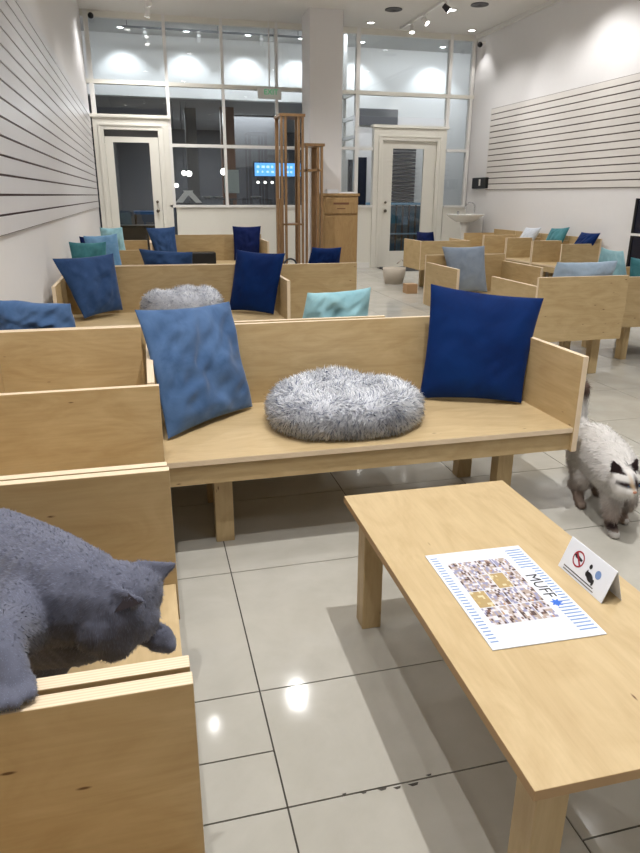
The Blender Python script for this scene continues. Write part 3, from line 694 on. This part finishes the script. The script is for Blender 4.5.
# long-haired pale cat walking on the floor
A=.0
ch=[
 [(1.90,2.47,.235,.088),(1.865,2.38,.255,.105),(1.84,2.26,.25,.10),(1.815,2.16,.24,.092),(1.785,2.10,.24,.072),(1.762,2.05,.242,.06)],
 [(1.750,2.025,.250,.058,(1.08,1.0,.95))],
 [(1.742,1.99,.235,.035),(1.736,1.972,.232,.022)],
 [(1.727,2.01,.232,.037),(1.774,2.015,.228,.037)],
 # front legs
 [(1.785,2.13,.20,.05),(1.765,2.09,.11,.028),(1.755,2.07,.04,.022),(1.752,2.045,.02,.021),(1.75,2.03,.017,.018)],
 [(1.86,2.16,.20,.05),(1.87,2.12,.11,.028),(1.875,2.16,.05,.022),(1.875,2.15,.02,.02),(1.872,2.13,.017,.018)],
 # hind legs: knee forward, hock back
 [(1.84,2.40,.20,.07),(1.795,2.32,.15,.048),(1.80,2.38,.085,.027),(1.79,2.33,.02,.02),(1.783,2.30,.018,.019)],
 [(1.93,2.43,.20,.07),(1.93,2.37,.14,.048),(1.95,2.46,.085,.027),(1.94,2.42,.02,.02),(1.935,2.39,.018,.019)],
 # tail raised
 [(1.90,2.52,.27,.035),(1.905,2.57,.33,.032),(1.90,2.58,.41,.034),(1.895,2.56,.48,.028)],
]
ears=[((1.716,2.035,.290),(1.697,2.045,.338),(.9,-.2,.35),.029,(0,.010,.002)),
      ((1.784,2.035,.290),(1.807,2.045,.336),(.9,.1,-.35),.029,(0,.010,.002))]
vs,fs=sweep_mesh(ch,ears,.0058,5)
W1,W2=L3(246,243,240),L3(226,220,214); DK=L3(60,48,48)
HC=np.array([1.778,2.03,.25])
def pat(P):
    P=np.asarray(P); n=len(P); C=np.tile(W1,(n,1))
    def mixin(w,c):
        nonlocal C; w=np.clip(w,0,1)[:,None]; C=C*(1-w)+c*w
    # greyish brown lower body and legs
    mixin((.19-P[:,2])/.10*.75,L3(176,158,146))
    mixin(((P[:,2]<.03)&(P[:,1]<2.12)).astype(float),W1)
    head=P[:,1]<2.08
    # ears
    mixin(((P[:,1]<2.062)&(P[:,2]>.291)).astype(float)*np.clip((abs(P[:,0]-1.751)-.016)/.01,0,1),DK)
    # eye patches
    for ex in (1.720,1.778):
        d=np.sqrt(((P[:,0]-ex)/.028)**2+((P[:,2]-.256-(abs(P[:,0]-1.750))*.12)/.0085)**2); mixin((head&(P[:,1]<2.012))*np.clip(1.6-d,0,1),DK)
    # dark blaze right of the nose
    d=np.sqrt(((P[:,0]-1.757)/.008)**2+((P[:,2]-.264)/.024)**2); mixin((head&(P[:,1]<2.012))*np.clip(1.5-d,0,1),DK*1.3)
    d=np.sqrt(((P[:,0]-1.738)/.009)**2+((P[:,2]-.262)/.03)**2); mixin((head&(P[:,1]<2.01))*np.clip(1.3-d,0,1)*.7,L3(220,190,150))
    # dark front paw top
    d=np.linalg.norm((P-np.array([1.748,2.055,.045]))/np.array([.025,.03,.02]),axis=1); mixin(np.clip(1.5-d,0,1),DK)
    # tail tip
    mixin((P[:,1]>2.5)*np.clip((P[:,2]-.42)/.04,0,1),L3(120,100,92))
    return C
def pcol(P,rg):
    c=pat(P); t=.85+.2*rg.random((len(P),1)); return c*.97*t,np.clip(c*t*1.06,0,1)
def pmask(P):
    m=np.ones(len(P)); m[(P[:,1]<2.06)&(P[:,2]>.2)]=.38; m[P[:,2]<.07]=.35; m[(P[:,1]<2.025)&(P[:,2]>.2)]=.22; m[P[:,1]>2.5]=1.1; return m
def pflow(P): return np.tile(np.array([.1,.9,-.7]),(len(P),1))
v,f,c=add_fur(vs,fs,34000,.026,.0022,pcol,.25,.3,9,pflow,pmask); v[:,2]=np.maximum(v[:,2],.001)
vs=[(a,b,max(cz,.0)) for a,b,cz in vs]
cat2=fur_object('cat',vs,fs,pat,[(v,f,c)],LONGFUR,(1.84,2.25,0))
tag(cat2,'fluffy pale cat with dark ears walking on the floor past the bench end','cat')
off=Vector((1.84,2.25,0))
for x in (1.726,1.774):
    MB().ball(tuple(Vector((x,1.976,.253))-off),.0065,plain('eye_blue',lin(70,90,120),.1),12,8).build('eye',cat2,smooth=True)
MB().ball(tuple(Vector((1.738,1.951,.239))-off),.007,plain('nose_pink',lin(196,140,112),.4),10,6,(1.2,.8,.8)).build('nose',cat2,smooth=True)
# ------------------------------------------------------------------ menu sheet and tent sign on the table
r=empty('menu_sheet',(.767,1.209,.4205),'white laminated menu sheet with a grid of small photos on the coffee table','menu',rz=-.035)
MB().box(-.1315,.1315,-.194,.194,0,.0025,PAPER).build('sheet',r,.0008)
v=[];F=[];C=[]
def photo_cell(x0,x1,y0,y1,z,rg):
    pal=[(150,110,86),(196,190,190),(120,92,82),(92,74,72),(210,205,210),(176,160,150),(150,150,180),(224,220,225),(190,150,110),(110,110,140)]
    if rg.random()<.12: pal=[(196,172,120),(180,156,110),(216,204,170)]
    k=8; dx=(x1-x0)/k; dy=(y1-y0)/k; ph=rg.random()*9
    for i in range(k):
        for j in range(k):
            q=noise.noise(Vector((i*.42+ph*5,j*.42,ph)))*.5+.5; c=pal[int(min(.999,max(0,q*.8+rg.random()*.25))*len(pal))]
            b=len(v); v.extend([(x0+i*dx,y0+j*dy,z),(x0+(i+1)*dx,y0+j*dy,z),(x0+(i+1)*dx,y0+(j+1)*dy,z),(x0+i*dx,y0+(j+1)*dy,z)]); F.append((b,b+1,b+2,b+3)); C.extend([L3(*c)]*4)
rg=random.Random(11)
for i in range(4):
    for j in range(4):
        x0=-.093+i*.040; y0=-.118+j*.0655; photo_cell(x0,x0+.0380,y0,y0+.0630,.003,rg)
me=bpy.data.meshes.new('photo_grid'); me.from_pydata(v,[],F); me.materials.append(PHOTO)
at=me.color_attributes.new('Col','FLOAT_COLOR','POINT'); at.data.foreach_set('color',np.concatenate([np.array(C),np.ones((len(C),1))],1).astype(np.float32).ravel())
o=bpy.data.objects.new('photo_grid',me); col.objects.link(o); o.parent=r
ln=MB();lm=MB()
for j in range(30):
    y=-.172+j*.0118
    if not(3<j<1): lm.box(-.125,-.107,y,y+.0038,.0025,.0029,INKB)
    if not(9<j<22): ln.box(.082,.124,y,y+.0042,.0025,.0029,INKB)
    else: ln.box(.108,.126,y,y+.0042,.0025,.0029,INKB)
ln.build('printed_lines',r); lm.build('printed_lines',r)
text('MUFF',.042,INK,'lettering',r,Matrix.Translation((.088,.005,.0028))@Matrix.Rotation(-PI/2,4,'Z'),.0002)
s=MB(); pts=[]
for i in range(14):
    a=2*PI*i/14; q=.016 if i%2==0 else .008; pts.append((.088+q*math.cos(a),-.068+q*1.1*math.sin(a),.0031))
s.poly(pts,BLUE); tag(s.build('splash_mark',r),'blue splash mark')
# tent sign
r=empty('table_sign',(.953,1.199,.4205),'small white folded card sign with a red no symbol, on the coffee table','sign',rz=.0)
hw=.086; H_=.078; dx=.030
def card(p0,p1,p2,p3,t=.0012):
    p=[Vector(q) for q in (p0,p1,p2,p3)]; n=(p[1]-p[0]).cross(p[3]-p[0]).normalized()*t
    m=MB(); m.poly([q+n for q in p],PAPER); m.poly([q for q in reversed(p)],PAPER)
    for a in range(4):
        b=(a+1)%4; m.poly([p[a],p[b],p[b]+n,p[a]+n],PAPER)
    return m
fm=card((0,hw,0),(0,-hw,0),(dx,-hw,H_),(dx,hw,H_)); fm.build('front_leaf',r)
card((dx*2-.008,-hw,0),(dx*2-.008,hw,0),(dx,hw,H_),(dx,-hw,H_)).build('back_leaf',r)
# frame on the front leaf: X along leaf (+hw..-hw), Y upward
sl=Vector((dx,0,H_)).normalized(); nn=Vector((-H_,0,dx)).normalized()
MF=Matrix(((0,sl.x,nn.x,0),(-1,sl.y,nn.y,0),(0,sl.z,nn.z,0),(0,0,0,1)))  # local x -> -Y
MF=Matrix.Translation(nn*.0016)@MF
def ring(cx,cy,r0,r1,mat,n=32,z=0):
    m=MB()
    for i in range(n):
        a,b=2*PI*i/n,2*PI*(i+1)/n
        m.poly([MF@Vector((cx+r*math.cos(t),cy+r*math.sin(t),z)) for r,t in((r0,a),(r1,a),(r1,b),(r0,b))],mat)
    return m
m=ring(-.034,.048,.0165,.0205,RED); d=.0135
m.poly([MF@Vector(p) for p in ((-.034-d-.001,.048+d-.003,.0002),(-.034-d+.003,.048+d+.001,.0002),(-.034+d+.001,.048-d+.003,.0002),(-.034+d-.003,.048-d-.001,.0002))],RED)
m.poly([MF@Vector(p) for p in ((-.052,.052,.0001),(-.046,.058,.0001),(-.020,.052,.0001),(-.022,.046,.0001),(-.044,.047,.0001))],INK)
m.build('no_symbol',r)
def disc(m,cx,cy,rx,ry,mat,rot=0,n=20):
    m.poly([MF@Vector((cx+rx*math.cos(2*PI*i/n)*math.cos(rot)-ry*math.sin(2*PI*i/n)*math.sin(rot),cy+rx*math.cos(2*PI*i/n)*math.sin(rot)+ry*math.sin(2*PI*i/n)*math.cos(rot),.0002)) for i in range(n)],mat)
m=MB(); disc(m,.022,.030,.014,.009,INK,-.5); disc(m,.012,.033,.008,.007,INK); disc(m,.012,.053,.005,.006,INK); disc(m,.036,.024,.004,.008,INK)
m.poly([MF@Vector(p) for p in ((.005,.036,.0002),(.008,.044,.0002),(.012,.039,.0002))],INK)
disc(m,.042,.048,.0095,.0105,INKB); m.build('printed_figure',r)
m=MB()
for k_,(a,b) in enumerate(((-.07,.045),(-.068,.05))): m.poly([MF@Vector(p) for p in ((a,.012-k_*.007,.0001),(b,.012-k_*.007,.0001),(b,.0145-k_*.007,.0001),(a,.0145-k_*.007,.0001))],INK if k_==0 else SHOP)
m.build('printed_text',r)
# ------------------------------------------------------------------ cat tower, cabinet, sink and small things
r=empty('cat_tower',(2.09,10.7,0),'tall open wooden frame tower beside the pillar','tower')
def post(x,y,h,w=.055,d=.055,nm='post'): MB().box(x,x+w,y,y+d,0,h,OAK).build(nm,r,.003)
for x in (.02,.08,.285,.345): post(x,0,2.42,.035,.05)
for x in (.02,.335): post(x,.42,2.42,.05,.05)
MB().box(.01,.40,-.01,.48,2.42,2.46,OAK,2,OAK).build('top_shelf',r,.002); MB().box(.02,.38,0,.45,.86,.885,OAK).build('middle_shelf',r)
for x in (.42,.60,.66): post(x,.05,2.02,.035,.05)
post(.60,.40,2.02,.09,.05)
MB().box(.40,.72,.04,.46,2.02,2.06,OAK,2,OAK).build('side_top_shelf',r,.002); MB().box(.42,.66,.05,.45,1.66,1.69,OAK).build('side_shelf',r)
for x in (-.06,-.02): post(x,-.06,1.26,.03,.04)
MB().box(-.06,.725,-.08,.5,0,.04,OAK).build('base_board',r,.002)
w=MB()
for i in range(24):
    a,b=2*PI*i/24,2*PI*(i+1)/24; w.cyl((.13+.1*math.cos(a),-.10,.26+.1*math.sin(a)),(.13+.1*math.cos(b),-.10,.26+.1*math.sin(b)),.014,DARK,n=8)
w.cyl((.13,-.11,.26),(.13,-.02,.26),.02,DARK); w.build('wheel',r,smooth=True)
r=empty('cabinet',(2.87,10.95,0),'upright wooden cabinet with a flap panel, in front of the pillar','cabinet')
MB().box(-.02,.56,.01,.40,.03,1.30,CAB).build('body',r,.002); MB().box(-.04,.58,-.01,.42,1.30,1.34,CAB).build('top',r,.002)
MB().box(.0,.54,-.012,.008,.05,1.0,CAB).build('door',r,.003); f=MB().box(.0,.54,-.012,.008,1.03,1.28,CAB).build('flap',r,.003)
MB().box(.14,.40,-.014,-.012,1.17,1.20,BROWN).build('flap_label',f); MB().box(.20,.34,-.014,-.012,1.10,1.115,BROWN).build('flap_label',f)
for x,y in ((0,.02),(.48,.02),(0,.33),(.48,.33)): MB().box(x,x+.05,y,y+.05,0,.03,BLACK).build('foot',r)
tag(MB().box(-.09,.09,-.06,.06,0,.06,PAPER).build('tissue_box',loc=(3.01,11.05,1.34)),'small white box on the left of the wooden cabinet top','box')
tag(MB().box(-.14,.14,-.05,.05,0,.025,PAPER).build('card_stack',loc=(3.25,11.05,1.34)),'flat stack of white cards on the wooden cabinet top','cards')
r=empty('sink',(5.66,11.6,0),'white pedestal hand basin with a tall curved tap by the right wall','sink')
MB().lathe([(.0,.86),(.16,.87),(.26,.93),(.33,.985),(.34,1.0),(.31,1.0),(.24,.95),(.1,.915),(.0,.91)],PORC,36).build('basin',r,smooth=True)
MB().lathe([(.11,0),(.10,.06),(.065,.2),(.06,.7),(.09,.87)],PORC,24).build('pedestal',r,smooth=True)
pt=[(.2,.05,1.0)]+[(.2-.09+.09*math.cos(a),.05,1.13+.07*math.sin(a)) for a in [PI*i/8 for i in range(9)]]+[(.02,.05,1.09)]
MB().tube(pt,.011,STEEL).build('tap',r,smooth=True); MB().box(.10,.42,.12,.3,0,.93,WHITE).build('pipe_cover',r,.004); MB().cyl((-.12,.05,.99),(-.12,.05,1.05),.02,STEEL).build('soap_pump',r,smooth=True)
r=empty('wall_box',(XR,11.9,1.44),'black box mounted low on the right wall beside the slat panel','box'); MB().box(-.07,0,-.26,.28,0,.19,BLACK).build('case',r,.01); MB().box(-.074,-.07,-.06,.0,.05,.16,WHITE).build('front_card',r)
r=empty('wall_panel',(XR,6.95,0),'dark navy wall panel cut by the right photo edge','panel')
MB().box(-.06,-.005,-.75,.66,.45,1.29,NAVYP).build('case',r,.004); MB().box(-.07,-.06,-.75,.66,.84,.87,WHITE).build('cross_strip',r); MB().box(-.068,-.06,.62,.66,.45,1.29,BLACK).build('side_strip',r)
tag(MB().box(-.2,.2,-.12,.12,0,.15,BLACK).build('storage_box',loc=(.76,9.72,.40),bevel=.01),'black flat box on the rear row bench seat','box')
tag(MB().box(-.45,.3,-.32,.32,0,.012,MATM).build('door_mat',loc=(4.75,12.1,0)),'dark grey mat on the floor at the right glass door','mat')
r=empty('basket',(3.78,10.1,0),'beige cloth basket on the floor before the right glass door','basket'); MB().lathe([(.14,0),(.17,.12),(.18,.24),(.165,.24),(.155,.12),(.12,.03)],BEIGE,24).build('basket_wall',r,smooth=True); MB().tube([(.17,0,.22),(.2,0,.3),(.12,0,.36),(.04,0,.3)],.01,BEIGE).build('handle',r,smooth=True)
r=empty('cardboard_box',(3.62,9.0,0),'small brown cardboard box on the floor beside the far armchair','box'); MB().box(-.08,.08,-.08,.08,0,.13,CARD).build('carton',r,.003); MB().box(-.079,.079,-.015,.015,.13,.1315,plain('packing_tape',lin(200,180,150),.3)).build('tape',r)
# ------------------------------------------------------------------ world, camera, view
w=bpy.data.worlds.new('w'); bpy.context.scene.world=w; w.use_nodes=True; w.node_tree.nodes['Background'].inputs[0].default_value=(.05,.055,.065,1); w.node_tree.nodes['Background'].inputs[1].default_value=.5
cd=bpy.data.cameras.new('camera'); cam=bpy.data.objects.new('camera',cd); col.objects.link(cam)
Rm=((0.969071799539474,0.07618397703858559,-0.23472504974951008),(-0.2467336820273963,0.3173269299407902,-0.9156561088572263),(0.0047262554447917255,0.9452510889583451,0.32630973220627896))
cam.matrix_world=Matrix.Translation((0,0,1.3))@Matrix(Rm).to_4x4()
cd.sensor_fit='VERTICAL'; cd.sensor_height=24; cd.lens=668/853*24; cd.clip_start=.05
sc=bpy.context.scene; sc.camera=cam
sc.view_settings.view_transform='Standard'; sc.view_settings.look='None'; sc.view_settings.gamma=1; sc.view_settings.exposure=-0.08
